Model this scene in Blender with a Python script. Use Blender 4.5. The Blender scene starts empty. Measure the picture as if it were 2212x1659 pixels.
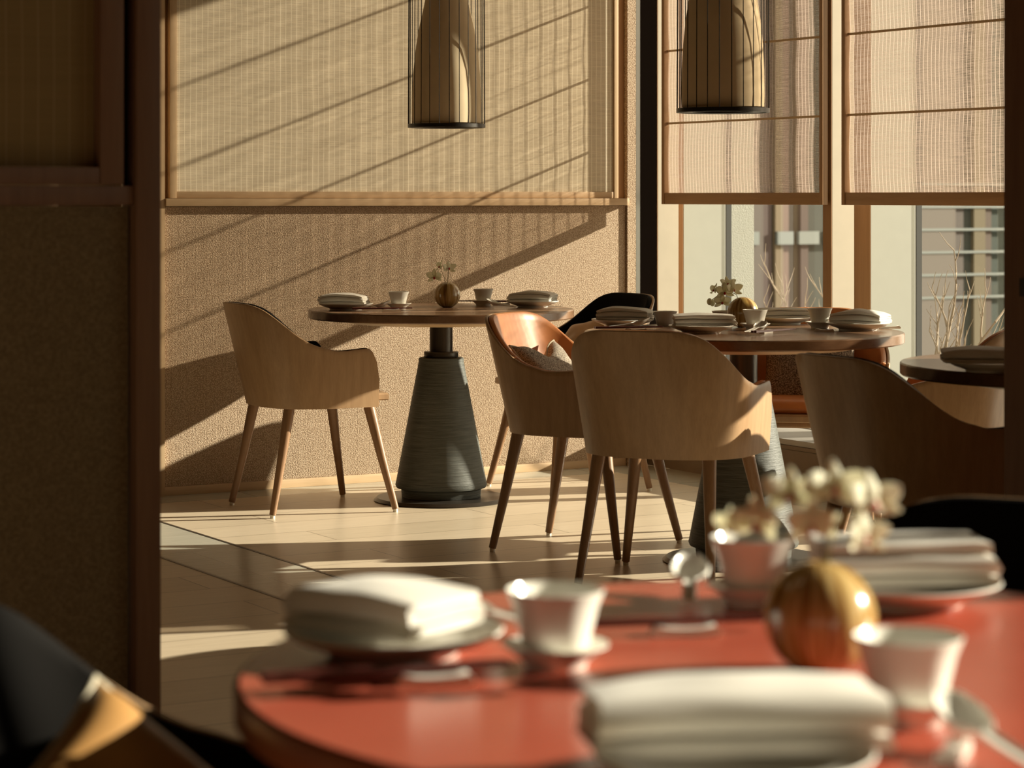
import bpy, bmesh, math, random
from math import sin, cos, pi, radians, sqrt
from mathutils import Vector, Matrix, Euler, noise
random.seed(7)
C = bpy.context.scene.collection
S = bpy.context.scene

# ------------------------------------------------------------------ camera, sky, sun, exposure
CAMH = 1.19
cam = bpy.data.cameras.new('camera'); co = bpy.data.objects.new('camera', cam); C.objects.link(co)
co.location = (0, 0, CAMH); co.rotation_euler = (radians(90), 0, radians(-30))
cam.sensor_width = 36; cam.lens = 5200/2212*36
cam.shift_y = (425-829.5)/2212; cam.shift_x = 0
cam.dof.use_dof = True; cam.dof.focus_distance = 8.7; cam.dof.aperture_fstop = 5.8
cam.clip_start = .05; cam.clip_end = 200
S.camera = co

w = bpy.data.worlds.new('world'); S.world = w; w.use_nodes = True
bg = w.node_tree.nodes['Background']; bg.inputs[0].default_value = (1, .90, .74, 1); bg.inputs[1].default_value = 2.3

sl = bpy.data.lights.new('sun', 'SUN'); so = bpy.data.objects.new('sun', sl); C.objects.link(so)
sl.energy = 14.5; sl.color = (1, .90, .77); sl.angle = radians(.55)
so.rotation_euler = Vector((-.9573, .2891, -.356)).to_track_quat('-Z', 'Y').to_euler()
so.location = (12, 4, 6)

S.view_settings.view_transform = 'Standard'; S.view_settings.look = 'None'
S.view_settings.gamma = 1; S.view_settings.exposure = 0.0; S.view_settings.use_curve_mapping = False
try:
    S.cycles.max_bounces = 10; S.cycles.diffuse_bounces = 5; S.cycles.transparent_max_bounces = 16
    S.cycles.caustics_reflective = False; S.cycles.caustics_refractive = False; S.cycles.sample_clamp_indirect = 6
    S.cycles.use_denoising = True
except Exception: pass

def R(a, d):                  # grid from image coordinates (metres right of / ahead of camera) -> room axes
    return (.866025*a + .5*d, -.5*a + .866025*d)

# ------------------------------------------------------------------ mesh helpers
def box(bm, x0, x1, y0, y1, z0, z1, bev=0, M=None):
    t = bmesh.new()
    bmesh.ops.create_cube(t, size=1)
    for v in t.verts: v.co = Vector((x0+(v.co.x+.5)*(x1-x0), y0+(v.co.y+.5)*(y1-y0), z0+(v.co.z+.5)*(z1-z0)))
    if bev: bmesh.ops.bevel(t, geom=t.edges[:], offset=bev, segments=2, affect='EDGES', profile=.6)
    if M: bmesh.ops.transform(t, matrix=M, verts=t.verts)
    merge(bm, t)
def merge(bm, t):
    me = bpy.data.meshes.new('t'); t.to_mesh(me); t.free(); bm.from_mesh(me); bpy.data.meshes.remove(me)
def lathe(bm, prof, seg=48, cx=0, cy=0, closed=True):
    rings = []
    for r, z in prof:
        if r < 1e-5: rings.append([bm.verts.new((cx, cy, z))])
        else: rings.append([bm.verts.new((cx+r*cos(2*pi*i/seg), cy+r*sin(2*pi*i/seg), z)) for i in range(seg)])
    for a, b in zip(rings, rings[1:]):
        for i in range(seg):
            j = (i+1) % seg
            if len(a) == 1 and len(b) == 1: break
            if len(a) == 1: bm.faces.new((a[0], b[j], b[i]))
            elif len(b) == 1: bm.faces.new((a[i], a[j], b[0]))
            else: bm.faces.new((a[i], a[j], b[j], b[i]))
    if closed:
        for rg in (rings[0], rings[-1]):
            if len(rg) > 1: bm.faces.new(rg)
def tube(bm, pts, rad, seg=8, cap=True):
    pts = [Vector(p) for p in pts]; rings = []
    up = Vector((0, 0, 1)); n = len(pts)
    if not hasattr(rad, '__len__'): rad = [rad]*n
    for k, p in enumerate(pts):
        t = (pts[min(k+1, n-1)]-pts[max(k-1, 0)]).normalized()
        u = t.cross(up)
        if u.length < 1e-3: u = t.cross(Vector((1, 0, 0)))
        u.normalize(); v = t.cross(u)
        rings.append([bm.verts.new(p+rad[k]*(cos(2*pi*i/seg)*u+sin(2*pi*i/seg)*v)) for i in range(seg)])
    for a, b in zip(rings, rings[1:]):
        for i in range(seg):
            j = (i+1) % seg; bm.faces.new((a[i], a[j], b[j], b[i]))
    if cap: bm.faces.new(rings[0]); bm.faces.new(rings[-1])
def grid(bm, f, nu, nv, wrap_u=False):
    vs = [[bm.verts.new(f(i/(nu if wrap_u else nu-1), j/(nv-1))) for j in range(nv)] for i in range(nu)]
    for i in range(nu if wrap_u else nu-1):
        for j in range(nv-1):
            k = (i+1) % nu
            bm.faces.new((vs[i][j], vs[k][j], vs[k][j+1], vs[i][j+1]))
    return vs
def obj(name, bm, mat, parent=None, smooth=35, loc=None, rot=None):
    bmesh.ops.recalc_face_normals(bm, faces=bm.faces)
    me = bpy.data.meshes.new(name); bm.to_mesh(me); bm.free()
    me.materials.append(mat)
    if smooth:
        me.polygons.foreach_set('use_smooth', [True]*len(me.polygons))
        me.set_sharp_from_angle(angle=radians(smooth))
    o = bpy.data.objects.new(name, me); C.objects.link(o)
    if parent: o.parent = parent
    if loc: o.location = loc
    if rot: o.rotation_euler = rot
    return o
def tag(o, label, cat, group=None):
    o['label'] = label; o['category'] = cat
    if group: o['group'] = group
    return o
def thing(name, label, cat, loc=(0, 0, 0), rz=0, group=None, rot=None):
    o = bpy.data.objects.new(name, None); C.objects.link(o); o.empty_display_size = .05
    o.location = loc; o.rotation_euler = rot if rot else (0, 0, rz)
    return tag(o, label, cat, group)
def struct(name, bm, mat, parent=None, smooth=35):
    o = obj(name, bm, mat, parent, smooth)
    if not parent: o['kind'] = 'structure'
    return o
def sbox(name, mat, *a, parent=None, bev=0):
    bm = bmesh.new(); box(bm, *a, bev=bev); return struct(name, bm, mat, parent)
def copy_tree(o, parent=None):
    c = o.copy(); C.objects.link(c); c.parent = parent
    for ch in list(o.children): copy_tree(ch, c)
    return c
def dup(o, label, loc, rz=0, group=None):
    c = copy_tree(o); c.location = loc; c.rotation_euler = (0, 0, rz); c['label'] = label
    if group: c['group'] = group
    return c

# ------------------------------------------------------------------ materials
def newmat(name):
    m = bpy.data.materials.new(name); m.use_nodes = True
    nt = m.node_tree; return m, nt, nt.nodes['Principled BSDF'], nt.nodes, nt.links
def setp(p, **k):
    for a, b in k.items():
        n = {'rough': 'Roughness', 'spec': 'Specular IOR Level', 'metal': 'Metallic', 'coat': 'Coat Weight', 'sheen': 'Sheen Weight', 'sss': 'Subsurface Weight'}[a]
        p.inputs[n].default_value = b
def ramp(N, L, src, stops):
    r = N.new('ShaderNodeValToRGB'); e = r.color_ramp.elements
    while len(e) < len(stops): e.new(.5)
    for k, (p, c) in enumerate(stops): e[k].position = p; e[k].color = (*c, 1)
    L.new(src, r.inputs[0]); return r.outputs[0]
def coords(N, L, scale=(1, 1, 1), kind='Object'):
    t = N.new('ShaderNodeTexCoord'); m = N.new('ShaderNodeMapping'); m.inputs['Scale'].default_value = scale
    L.new(t.outputs[kind], m.inputs['Vector']); return m.outputs[0]
def nz(N, L, vec, scale, detail=3, rough=.5):
    n = N.new('ShaderNodeTexNoise'); n.inputs['Scale'].default_value = scale; n.inputs['Detail'].default_value = detail
    n.inputs['Roughness'].default_value = rough; L.new(vec, n.inputs['Vector']); return n.outputs['Fac']
def math_(N, L, op, a, b=None, c=None):
    n = N.new('ShaderNodeMath'); n.operation = op
    for k, v in enumerate((a, b, c)):
        if v is None: continue
        if isinstance(v, (int, float)): n.inputs[k].default_value = v
        else: L.new(v, n.inputs[k])
    return n.outputs[0]
def bump(N, L, h, strength, dist, p):
    b = N.new('ShaderNodeBump'); b.inputs['Strength'].default_value = strength; b.inputs['Distance'].default_value = dist
    L.new(h, b.inputs['Height']); L.new(b.outputs[0], p.inputs['Normal'])
def plain(name, col, rough=.5, spec=.5, metal=0, var=0, **k):
    m, nt, p, N, L = newmat(name)
    if var:
        f = nz(N, L, coords(N, L), 14, 3)
        c2 = tuple(x*(1-var) for x in col)
        L.new(ramp(N, L, f, [(.3, c2), (.7, col)]), p.inputs['Base Color'])
    else: p.inputs['Base Color'].default_value = (*col, 1)
    setp(p, rough=rough, spec=spec, metal=metal, **k); return m
def wood(name, c1, c2, scale=(9, 9, .6), rough=.42, spec=.4, fine=60):
    m, nt, p, N, L = newmat(name)
    f = nz(N, L, coords(N, L, scale), 3, 4, .6)
    g = nz(N, L, coords(N, L, tuple(s*3 for s in scale)), 6, 2)
    s = math_(N, L, 'ADD', math_(N, L, 'MULTIPLY', f, .7), math_(N, L, 'MULTIPLY', g, .3))
    L.new(ramp(N, L, s, [(.32, c1), (.68, c2)]), p.inputs['Base Color'])
    bump(N, L, g, .08, .002, p); setp(p, rough=rough, spec=spec); return m

M = {}
M['ply'] = wood('oak plywood', (.33, .20, .105), (.43, .275, .15), (14, 14, .8), .38, .4)
M['leg'] = wood('stained oak', (.20, .11, .055), (.29, .165, .085), (16, 16, 1), .38)
M['trim'] = wood('light oak vertical', (.50, .35, .20), (.60, .43, .26), (10, 10, .5), .5)
M['trimh'] = wood('light oak horizontal', (.50, .34, .19), (.60, .42, .25), (.5, 10, 10), .5)
M['blindwood'] = wood('brown oak', (.30, .17, .08), (.40, .24, .12), (10, .6, 10), .45)
M['blindwoodv'] = wood('brown oak and shaded faces', (.28, .155, .07), (.37, .21, .10), (10, 10, .5), .45)  # also paints the shaded faces of posts and piers
M['batten'] = plain('pale batten', (.52, .37, .22), .6)
M['cream'] = plain('cream painted timber', (.48, .42, .325), .55, .3, var=.06)
M['pier'] = plain('pale painted pier', (.33, .33, .285), .6, .3, var=.03)
M['piershade'] = plain('grey pier shade', (.42, .37, .29), .5)  # grey stands in for shade on a strip of the piers
M['dark'] = wood('dark walnut', (.18, .085, .050), (.24, .125, .07), (8, 8, .5), .5)
M['slotshade'] = plain('painted recess shade', (.006, .004, .003), .9, .0)  # near-black colour stands for the shade inside slots
M['metal'] = plain('dark bronze', (.06, .05, .04), .32, .5, .6)
M['steel'] = plain('grey metal strip', (.24, .23, .2), .35, .5, .7)
M['black'] = plain('black lacquered frame', (.02, .018, .016), .35)
M['ceil'] = plain('ceiling plaster', (.22, .16, .10), .9)
M['plaster'] = plain('warm plaster', (.32, .22, .13), .85)
M['china'] = plain('white china', (.78, .76, .69), .16, .5)
M['linen'] = plain('white linen', (.80, .77, .70), .85, .2, var=.04, sheen=.2)
M['orange'] = plain('orange leather', (.64, .245, .08), .36, .5, var=.12)
M['blackl'] = plain('black leather', (.0055, .0045, .0038), .8, .08)
M['gold'] = plain('tan leather', (.45, .24, .08), .42, .5, var=.25)
M['pipe'] = plain('pale piping', (.62, .56, .42), .5)
M['red'] = plain('red lacquer', (.36, .045, .03), .3, .5)
M['cork'] = plain('white glide', (.8, .76, .66), .5)
M['stick'] = plain('dark red lacquer chopstick', (.075, .016, .012), .3)
M['petal'] = plain('cream petal', (.90, .90, .76), .6, .3, sss=.0)
M['lip'] = plain('crimson lip', (.42, .02, .02), .5)
M['stem'] = plain('green stem', (.20, .19, .05), .5)
M['branch'] = plain('dry branch', (.30, .235, .17), .8)
M['stone'] = plain('sill stone', (.33, .31, .28), .35, .5, var=.1)
M['terrace'] = plain('white terrace', (.45, .42, .38), .8)
M['shade'] = plain('lamp shade cloth', (.72, .58, .38), .75, .2, var=.08)
M['wire'] = plain('dark wire', (.02, .016, .012), .4, .5, .5)

# woven wall covering
m, nt, p, N, L = newmat('woven wall covering'); M['weave'] = m
v = coords(N, L)
sx = N.new('ShaderNodeSeparateXYZ'); L.new(v, sx.inputs[0])
wob = nz(N, L, coords(N, L, (1, 1, 1.6)), 48, 3)
xx = math_(N, L, 'ADD', math_(N, L, 'MULTIPLY', sx.outputs[0], 2*pi/.0074), math_(N, L, 'MULTIPLY', wob, 9))
zz = math_(N, L, 'ADD', math_(N, L, 'MULTIPLY', sx.outputs[2], 2*pi/.0062), math_(N, L, 'MULTIPLY', wob, 5))
vo = N.new('ShaderNodeTexVoronoi'); vo.inputs['Scale'].default_value = 205; vo.inputs['Randomness'].default_value = .55; L.new(coords(N, L, (1, .4, 1.12)), vo.inputs['Vector'])
pat = math_(N, L, 'SUBTRACT', 1, math_(N, L, 'MULTIPLY', vo.outputs['Distance'], 2.6))
big = nz(N, L, coords(N, L, (1, 1, 2)), 9, 3)
fn = nz(N, L, coords(N, L, (1, 1, 1.4)), 260, 2)
h = math_(N, L, 'ADD', math_(N, L, 'MULTIPLY', pat, .75), math_(N, L, 'MULTIPLY', fn, .6))
hh = math_(N, L, 'ADD', math_(N, L, 'MULTIPLY', h, .85), .05)
L.new(ramp(N, L, hh, [(.10, (.30, .20, .12)), (.45, (.56, .42, .285)), (.85, (.86, .71, .53))]), p.inputs['Base Color'])
bump(N, L, h, .55, .0016, p); setp(p, rough=.7, spec=.3)

# dark version on the near partition
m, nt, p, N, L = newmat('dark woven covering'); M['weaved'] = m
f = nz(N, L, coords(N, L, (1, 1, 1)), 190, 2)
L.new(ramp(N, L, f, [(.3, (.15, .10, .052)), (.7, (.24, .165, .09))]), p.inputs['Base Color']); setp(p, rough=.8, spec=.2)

# woven reed cloth: horizontal reeds bound by upright threads; AX = which object axis runs along the reeds
def reed(name, ax, threads, base, thread, dark, gap, trans=0.0, reedp=.0037):
    m, nt, p, N, L = newmat(name)
    v = coords(N, L); s = N.new('ShaderNodeSeparateXYZ'); L.new(v, s.inputs[0])
    a = s.outputs[ax]; z = s.outputs[2]
    sway = math_(N, L, 'MULTIPLY', math_(N, L, 'SUBTRACT', nz(N, L, coords(N, L, (.6, .6, 1)), 3, 2), .5), .012)
    ta = math_(N, L, 'FRACT', math_(N, L, 'DIVIDE', math_(N, L, 'ADD', a, sway), threads))
    th = math_(N, L, 'LESS_THAN', ta, .11)
    st = [12, 12, 12]; st[2] = 700
    n1 = nz(N, L, coords(N, L, tuple(st)), 1, 2)
    rz = math_(N, L, 'ADD', math_(N, L, 'DIVIDE', z, reedp), math_(N, L, 'MULTIPLY', n1, .8))
    rf = math_(N, L, 'FRACT', rz)
    gapm = math_(N, L, 'LESS_THAN', rf, gap)
    n2 = nz(N, L, coords(N, L, (3, 3, 90)), 1.4, 3)
    tone = ramp(N, L, n2, [(.3, tuple(x*.86 for x in base)), (.7, base)])
    mix = N.new('ShaderNodeMix'); mix.data_type = 'RGBA'; L.new(gapm, mix.inputs[0]); L.new(tone, mix.inputs[6]); mix.inputs[7].default_value = (*dark, 1)
    mix2 = N.new('ShaderNodeMix'); mix2.data_type = 'RGBA'; L.new(th, mix2.inputs[0]); L.new(mix.outputs[2], mix2.inputs[6]); mix2.inputs[7].default_value = (*thread, 1)
    L.new(mix2.outputs[2], p.inputs['Base Color']); setp(p, rough=.8, spec=.15)
    if trans:
        tr = N.new('ShaderNodeBsdfTranslucent'); L.new(mix2.outputs[2], tr.inputs[0])
        tp = N.new('ShaderNodeBsdfTransparent'); tp.inputs[0].default_value = (1, .92, .84, 1)
        a1 = N.new('ShaderNodeMixShader'); a1.inputs[0].default_value = .45; L.new(p.outputs[0], a1.inputs[1]); L.new(tr.outputs[0], a1.inputs[2])
        notth = math_(N, L, 'SUBTRACT', 1, th)
        al = math_(N, L, 'MULTIPLY', notth, math_(N, L, 'ADD', math_(N, L, 'MULTIPLY', gapm, .62), trans))
        a2 = N.new('ShaderNodeMixShader'); L.new(al, a2.inputs[0]); L.new(a1.outputs[0], a2.inputs[1]); L.new(tp.outputs[0], a2.inputs[2])
        L.new(a2.outputs[0], nt.nodes['Material Output'].inputs[0])
    return m
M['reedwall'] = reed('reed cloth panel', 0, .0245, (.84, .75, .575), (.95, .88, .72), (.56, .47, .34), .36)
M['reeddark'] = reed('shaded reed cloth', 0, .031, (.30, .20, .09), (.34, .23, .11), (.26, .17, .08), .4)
M['blind'] = reed('blind cloth', 1, .0225, (.32, .245, .195), (.54, .43, .375), (.23, .165, .125), .42, .16, .0040)

# striped cone wrap
m, nt, p, N, L = newmat('grey ribbed bark wrap'); M['cone'] = m
f = nz(N, L, coords(N, L, (6, 6, 160)), 1.5, 4, .65)
g = nz(N, L, coords(N, L, (40, 40, 300)), 1.2, 2)
L.new(ramp(N, L, f, [(.35, (.045, .048, .040)), (.62, (.085, .090, .078))]), p.inputs['Base Color'])
bump(N, L, math_(N, L, 'ADD', f, math_(N, L, 'MULTIPLY', g, .4)), .5, .004, p); setp(p, rough=.55, spec=.4)

# tabletop
M['top'] = wood('walnut tabletop', (.16, .085, .045), (.22, .125, .07), (1.2, 10, 10), .22, .5)
M['apron'] = wood('pale beech underside', (.50, .34, .19), (.58, .41, .25), (2, 8, 8), .5)
M['redtop'] = plain('red lacquered tabletop', (.42, .088, .052), .22, .5, var=.06)
M['rededge'] = plain('dark red table edge', (.20, .05, .02), .35, .5)

# floor planks
def floor_mat(name, c1, c2, c3, bw, rh, off, rough=.3):
    m, nt, p, N, L = newmat(name)
    t = N.new('ShaderNodeTexCoord'); mp = N.new('ShaderNodeMapping'); mp.inputs['Location'].default_value = off
    L.new(t.outputs['Object'], mp.inputs['Vector'])
    b = N.new('ShaderNodeTexBrick'); L.new(mp.outputs[0], b.inputs['Vector'])
    b.inputs['Scale'].default_value = 1; b.inputs['Mortar Size'].default_value = .0018; b.inputs['Mortar Smooth'].default_value = 0
    b.inputs['Brick Width'].default_value = bw; b.inputs['Row Height'].default_value = rh; b.offset = .5
    b.inputs['Color1'].default_value = (*c1, 1); b.inputs['Color2'].default_value = (*c2, 1); b.inputs['Mortar'].default_value = (*c3, 1)
    b.inputs['Bias'].default_value = 0
    f = nz(N, L, coords(N, L, (1.2, 16, 1)), 4, 4, .6)
    mx = N.new('ShaderNodeMix'); mx.data_type = 'RGBA'; mx.blend_type = 'MULTIPLY'; mx.inputs[0].default_value = 1
    L.new(b.outputs['Color'], mx.inputs[6]); L.new(ramp(N, L, f, [(.3, (.84, .83, .81)), (.7, (1, 1, 1))]), mx.inputs[7])
    L.new(mx.outputs[2], p.inputs['Base Color']); setp(p, rough=rough, spec=.45); return m
M['floor'] = floor_mat('oak plank floor', (.62, .515, .375), (.69, .575, .425), (.17, .115, .07), 1.58, .25, (-3.65+1.58*3, -.286+.25*4, 0))
M['tile'] = floor_mat('grey tile', (.43, .42, .35), (.46, .45, .375), (.15, .12, .09), .8, .8, (.1, .49, 0), .22)
M['benchf'] = plain('bench facing', (.20, .14, .085), .5, .4, var=.1)

# round vase: warm upright stripes
m, nt, p, N, L = newmat('striped glaze'); M['vase'] = m
t = N.new('ShaderNodeTexCoord'); s = N.new('ShaderNodeSeparateXYZ'); L.new(t.outputs['Object'], s.inputs[0])
at = math_(N, L, 'ARCTAN2', s.outputs[1], s.outputs[0])
cb = N.new('ShaderNodeCombineXYZ'); L.new(math_(N, L, 'SINE', at), cb.inputs[0]); L.new(math_(N, L, 'COSINE', at), cb.inputs[1]); L.new(math_(N, L, 'MULTIPLY', s.outputs[2], 1.5), cb.inputs[2])
f = nz(N, L, cb.outputs[0], 3.2, 3)
L.new(ramp(N, L, f, [(.34, (.16, .075, .012)), (.46, (.36, .22, .06)), (.56, (.56, .40, .17)), (.66, (.26, .13, .03))]), p.inputs['Base Color'])
setp(p, rough=.18, spec=.6, coat=.4)
# light passing through thin cloth
m = M['linen']; nt = m.node_tree; N = nt.nodes; L = nt.links; tr = N.new('ShaderNodeBsdfTranslucent'); tr.inputs[0].default_value = (.92, .86, .76, 1)
ms = N.new('ShaderNodeMixShader'); ms.inputs[0].default_value = .22; L.new(N['Principled BSDF'].outputs[0], ms.inputs[1]); L.new(tr.outputs[0], ms.inputs[2]); L.new(ms.outputs[0], N['Material Output'].inputs[0])
# translucent petal
m = M['petal']; nt = m.node_tree; N = nt.nodes; L = nt.links; tr = N.new('ShaderNodeBsdfTranslucent'); tr.inputs[0].default_value = (.92, .91, .76, 1)
ms = N.new('ShaderNodeMixShader'); ms.inputs[0].default_value = .5; L.new(N['Principled BSDF'].outputs[0], ms.inputs[1]); L.new(tr.outputs[0], ms.inputs[2]); L.new(ms.outputs[0], N['Material Output'].inputs[0])

# speckled wool
m, nt, p, N, L = newmat('speckled wool'); M['wool'] = m
f = nz(N, L, coords(N, L), 230, 2, .7)
L.new(ramp(N, L, f, [(.34, (.17, .14, .115)), (.48, (.52, .47, .40)), (.64, (.86, .81, .72))]), p.inputs['Base Color'])
bump(N, L, f, .6, .003, p); setp(p, rough=.95, spec=.1)

m = M['wool'].copy(); M['woolb'] = m; m.name = 'brown speckled wool'
for n in m.node_tree.nodes:
    if n.type == 'VALTORGB':
        for e, c in zip(n.color_ramp.elements, ((.05, .035, .028), (.17, .125, .095), (.42, .34, .26))): e.color = (*c, 1)
# glass
m, nt, p, N, L = newmat('window glass'); M['glass'] = m
tp = N.new('ShaderNodeBsdfTransparent'); tp.inputs[0].default_value = (.93, .94, .90, 1); gl = N.new('ShaderNodeBsdfGlossy'); gl.inputs['Roughness'].default_value = .02
fr0 = N.new('ShaderNodeFresnel'); fr0.inputs[0].default_value = 1.35; ge = N.new('ShaderNodeNewGeometry'); ms = N.new('ShaderNodeMixShader')
fr = N.new('ShaderNodeMath'); fr.operation = 'MULTIPLY'; L.new(fr0.outputs[0], fr.inputs[0]); L.new(math_(N, L, 'SUBTRACT', 1, ge.outputs['Backfacing']), fr.inputs[1])
L.new(fr.outputs[0], ms.inputs[0]); L.new(tp.outputs[0], ms.inputs[1]); L.new(gl.outputs[0], ms.inputs[2]); L.new(ms.outputs[0], nt.nodes['Material Output'].inputs[0])
# rough render
m, nt, p, N, L = newmat('rough pale render'); M['render'] = m
f = nz(N, L, coords(N, L), 160, 3, .7); p.inputs['Base Color'].default_value = (.34, .34, .30, 1); bump(N, L, f, .8, .004, p); setp(p, rough=.9, spec=.2)

# ------------------------------------------------------------------ room shell
WY = 8.98      # back wall face
GX = 6.19      # glass line
BX = 5.86      # bench / post face
CZ = 3.05
sbox('floor', M['floor'], -4, 2.962, -3.5, 8.775, -.1, 0)
sbox('floor', M['floor'], 3.298, 5.59, -3.5, 8.775, -.1, 0)
sbox('floor', M['tile'], 2.974, 3.286, -3.5, 8.775, -.1, 0)
sbox('floor', M['tile'], -4, 5.86, 8.775, 9.1, -.1, 0)
sbox('floor', M['tile'], 5.59, 5.90, -3.5, 8.775, -.1, 0)
sbox('trim_1', M['metal'], 2.962, 2.974, -3.5, 8.775, -.1, .001)
sbox('trim_2', M['metal'], 3.286, 3.298, -3.5, 8.775, -.1, .001)
sbox('ceiling', M['ceil'], -4, 6.7, -3.5, 9.3, CZ, CZ+.15)
sbox('wall_left', M['plaster'], -4.15, -4, -3.5, 9.3, -.1, CZ)
sbox('wall_front', M['plaster'], -4.15, 6.5, -3.65, -3.5, -.1, CZ)
wb = sbox('wall_back', M['plaster'], -4.15, 5.99, 9.03, 9.3, -.1, CZ+.1)
sbox('wall_covering', M['weave'], 3.585, 5.764, WY, 9.03, .036, 1.150, parent=wb)
sbox('wall_covering', M['weave'], -4, 3.40, WY, 9.03, .036, 1.150, parent=wb)
sbox('baseboard_back', M['trimh'], -4, 5.765, WY-.004, 9.03, 0, .035, bev=.002)
sbox('trim_3', M['trimh'], 3.585, 5.767, WY-.028, 9.03, 1.152, 1.183, bev=.0015)
sbox('trim_4', M['trim'], 3.40, 3.583, WY-.02, 9.03, 0, CZ)
sbox('trim_5', M['weave'], 5.768, 5.812, WY-.012, 9.03, 0, CZ)
sbox('trim_6', M['steel'], 5.813, 5.834, WY-.012, 9.03, 0, CZ)
sbox('trim_7', M['slotshade'], 5.836, 5.93, WY+.005, 9.03, 0, CZ)  # near-black strip paints the shaded gap beside the post
# woven reed panel hung on the back wall
rp = thing('woven_screen', 'large pale woven reed screen in slim oak frame on the back wall', 'screen', (0, 0, 1.184))
bm = bmesh.new(); box(bm, 3.636, 5.702, WY, WY+.006, .026, 1.84); obj('reed_cloth', bm, M['reedwall'], rp)
for x0, x1 in ((3.608, 3.638), (5.700, 5.722)):
    bm = bmesh.new(); box(bm, x0, x1, WY-.010, WY+.02, 0, 1.86, bev=.0015); obj('stile', bm, M['trim'], rp)
bm = bmesh.new(); box(bm, 3.6385, 5.6995, WY-.008, WY+.02, 0, .027, bev=.0015); obj('bottom_rail', bm, M['trimh'], rp)
sbox('trim_8', M['blindwoodv'], 3.585, 3.607, WY+.02, 9.03, 1.184, CZ)  # brown strip stands in for the shadowed gap beside the frame
sbox('trim_9', M['blindwoodv'], 5.723, 5.766, WY+.012, 9.03, 1.184, CZ)

# ------------------------------------------------------------------ window wall
# low bench with stone top
PX = 5.940     # face of the window posts
QX = 6.233     # face of the deep piers between panes
GX = 6.460     # glass line
sbox('trim_10', M['benchf'], BX+.004, GX+.10, 4.42, 9.2, 0, .162)
sbox('trim_11', M['benchf'], BX, GX+.10, 4.42, 9.2, .164, .18)
sbox('trim_12', M['stone'], BX-.002, 6.19, 4.42, 9.2, .182, .205, bev=.002)
sbox('trim_13', M['terrace'], 6.1905, GX+.24, 4.42, 9.4, .1, .209)
posts = [8.990, 7.7245, 6.34, 5.194]
piers = [9.219, 7.846, 6.30, 5.15]  # unseen third post and pier placed to suit the cast shadows
for k, (y, q) in enumerate(zip(posts, piers)):
    dy = .045 if k == 0 else (.110 if k == 1 else .05)
    sbox('trim_%d' % (20+4*k), M['blindwoodv'], PX, PX+.004, y+.0005, y+.0565, .205, CZ)  # brown face puts the post's shaded room side into colour
    sbox('trim_%d' % (21+4*k), M['cream'], PX+.0045, 6.054, y, y+.057, .205, CZ)
    pw = .18 if k < 2 else .083; sbox('trim_%d' % (22+4*k), M['pier'], QX+.0045, GX-.012, q, q+pw, .205, CZ)
    sbox('trim_%d' % (23+4*k), M['blindwoodv'], QX, QX+.004, q+.001, q+dy, .205, CZ)  # brown strip paints the pier's room side as shaded
    sbox('trim_%d' % (40+k), M['piershade'], QX+.0005, QX+.004, q+dy+.001, q+(.18 if k < 2 else .083), .205, CZ)  # grey strip: shade put into the colour
sbox('trim_50', M['render'], GX+.046, 6.635, 9.22, 9.7, -.1, CZ)
sbox('wall_corner', M['plaster'], 5.99, GX+.05, 9.40, 9.6, -.1, CZ)
ed = [(8.026, 9.219), (6.384, 7.846), (5.234, 6.299), (4.42, 5.15)]
for k, (y0, y1) in enumerate(ed):
    wf = bmesh.new()
    for q in ((GX-.012, GX+.016, y1+.001, y1+.03, .21, CZ), (GX-.012, GX+.03, y0-.03, y0-.001, .21, CZ), (GX-.02, GX+.02, y0-.03, y1+.03, .2095, .222), (GX-.02, GX+.02, y0, y1, CZ-.05, CZ)):
        box(wf, *q)
    fo = struct('window_%d' % (k+1), wf, M['steel'])
    bm = bmesh.new(); box(bm, GX+.0165, GX+.045, y1-.001, y1+.03, .21, CZ); obj('gasket', bm, M['black'], fo)
    bm = bmesh.new(); box(bm, GX-.004, GX+.004, y0, y1, .223, CZ-.051); obj('pane', bm, M['glass'], fo)

# unseen window wall: pier added to block sun, glazing set to light red table
sbox('wall_right_sun_block', M['plaster'], BX+.02, GX+.1, 2.2, 4.40, 0, CZ)
sbox('unseen_parapet', M['plaster'], BX+.02, GX+.1, -3.5, 2.2, 0, 1.75)
wf = bmesh.new()
for y in (-2.3, -1.0, .6, 2.15):
    box(wf, GX-.05, GX+.02, y, y+.05, 1.75, CZ)
fo = struct('window_5', wf, M['steel'])
bm = bmesh.new(); box(bm, GX-.004, GX+.004, -3.5, 2.15, 1.76, CZ-.01); obj('pane', bm, M['glass'], fo)

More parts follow.
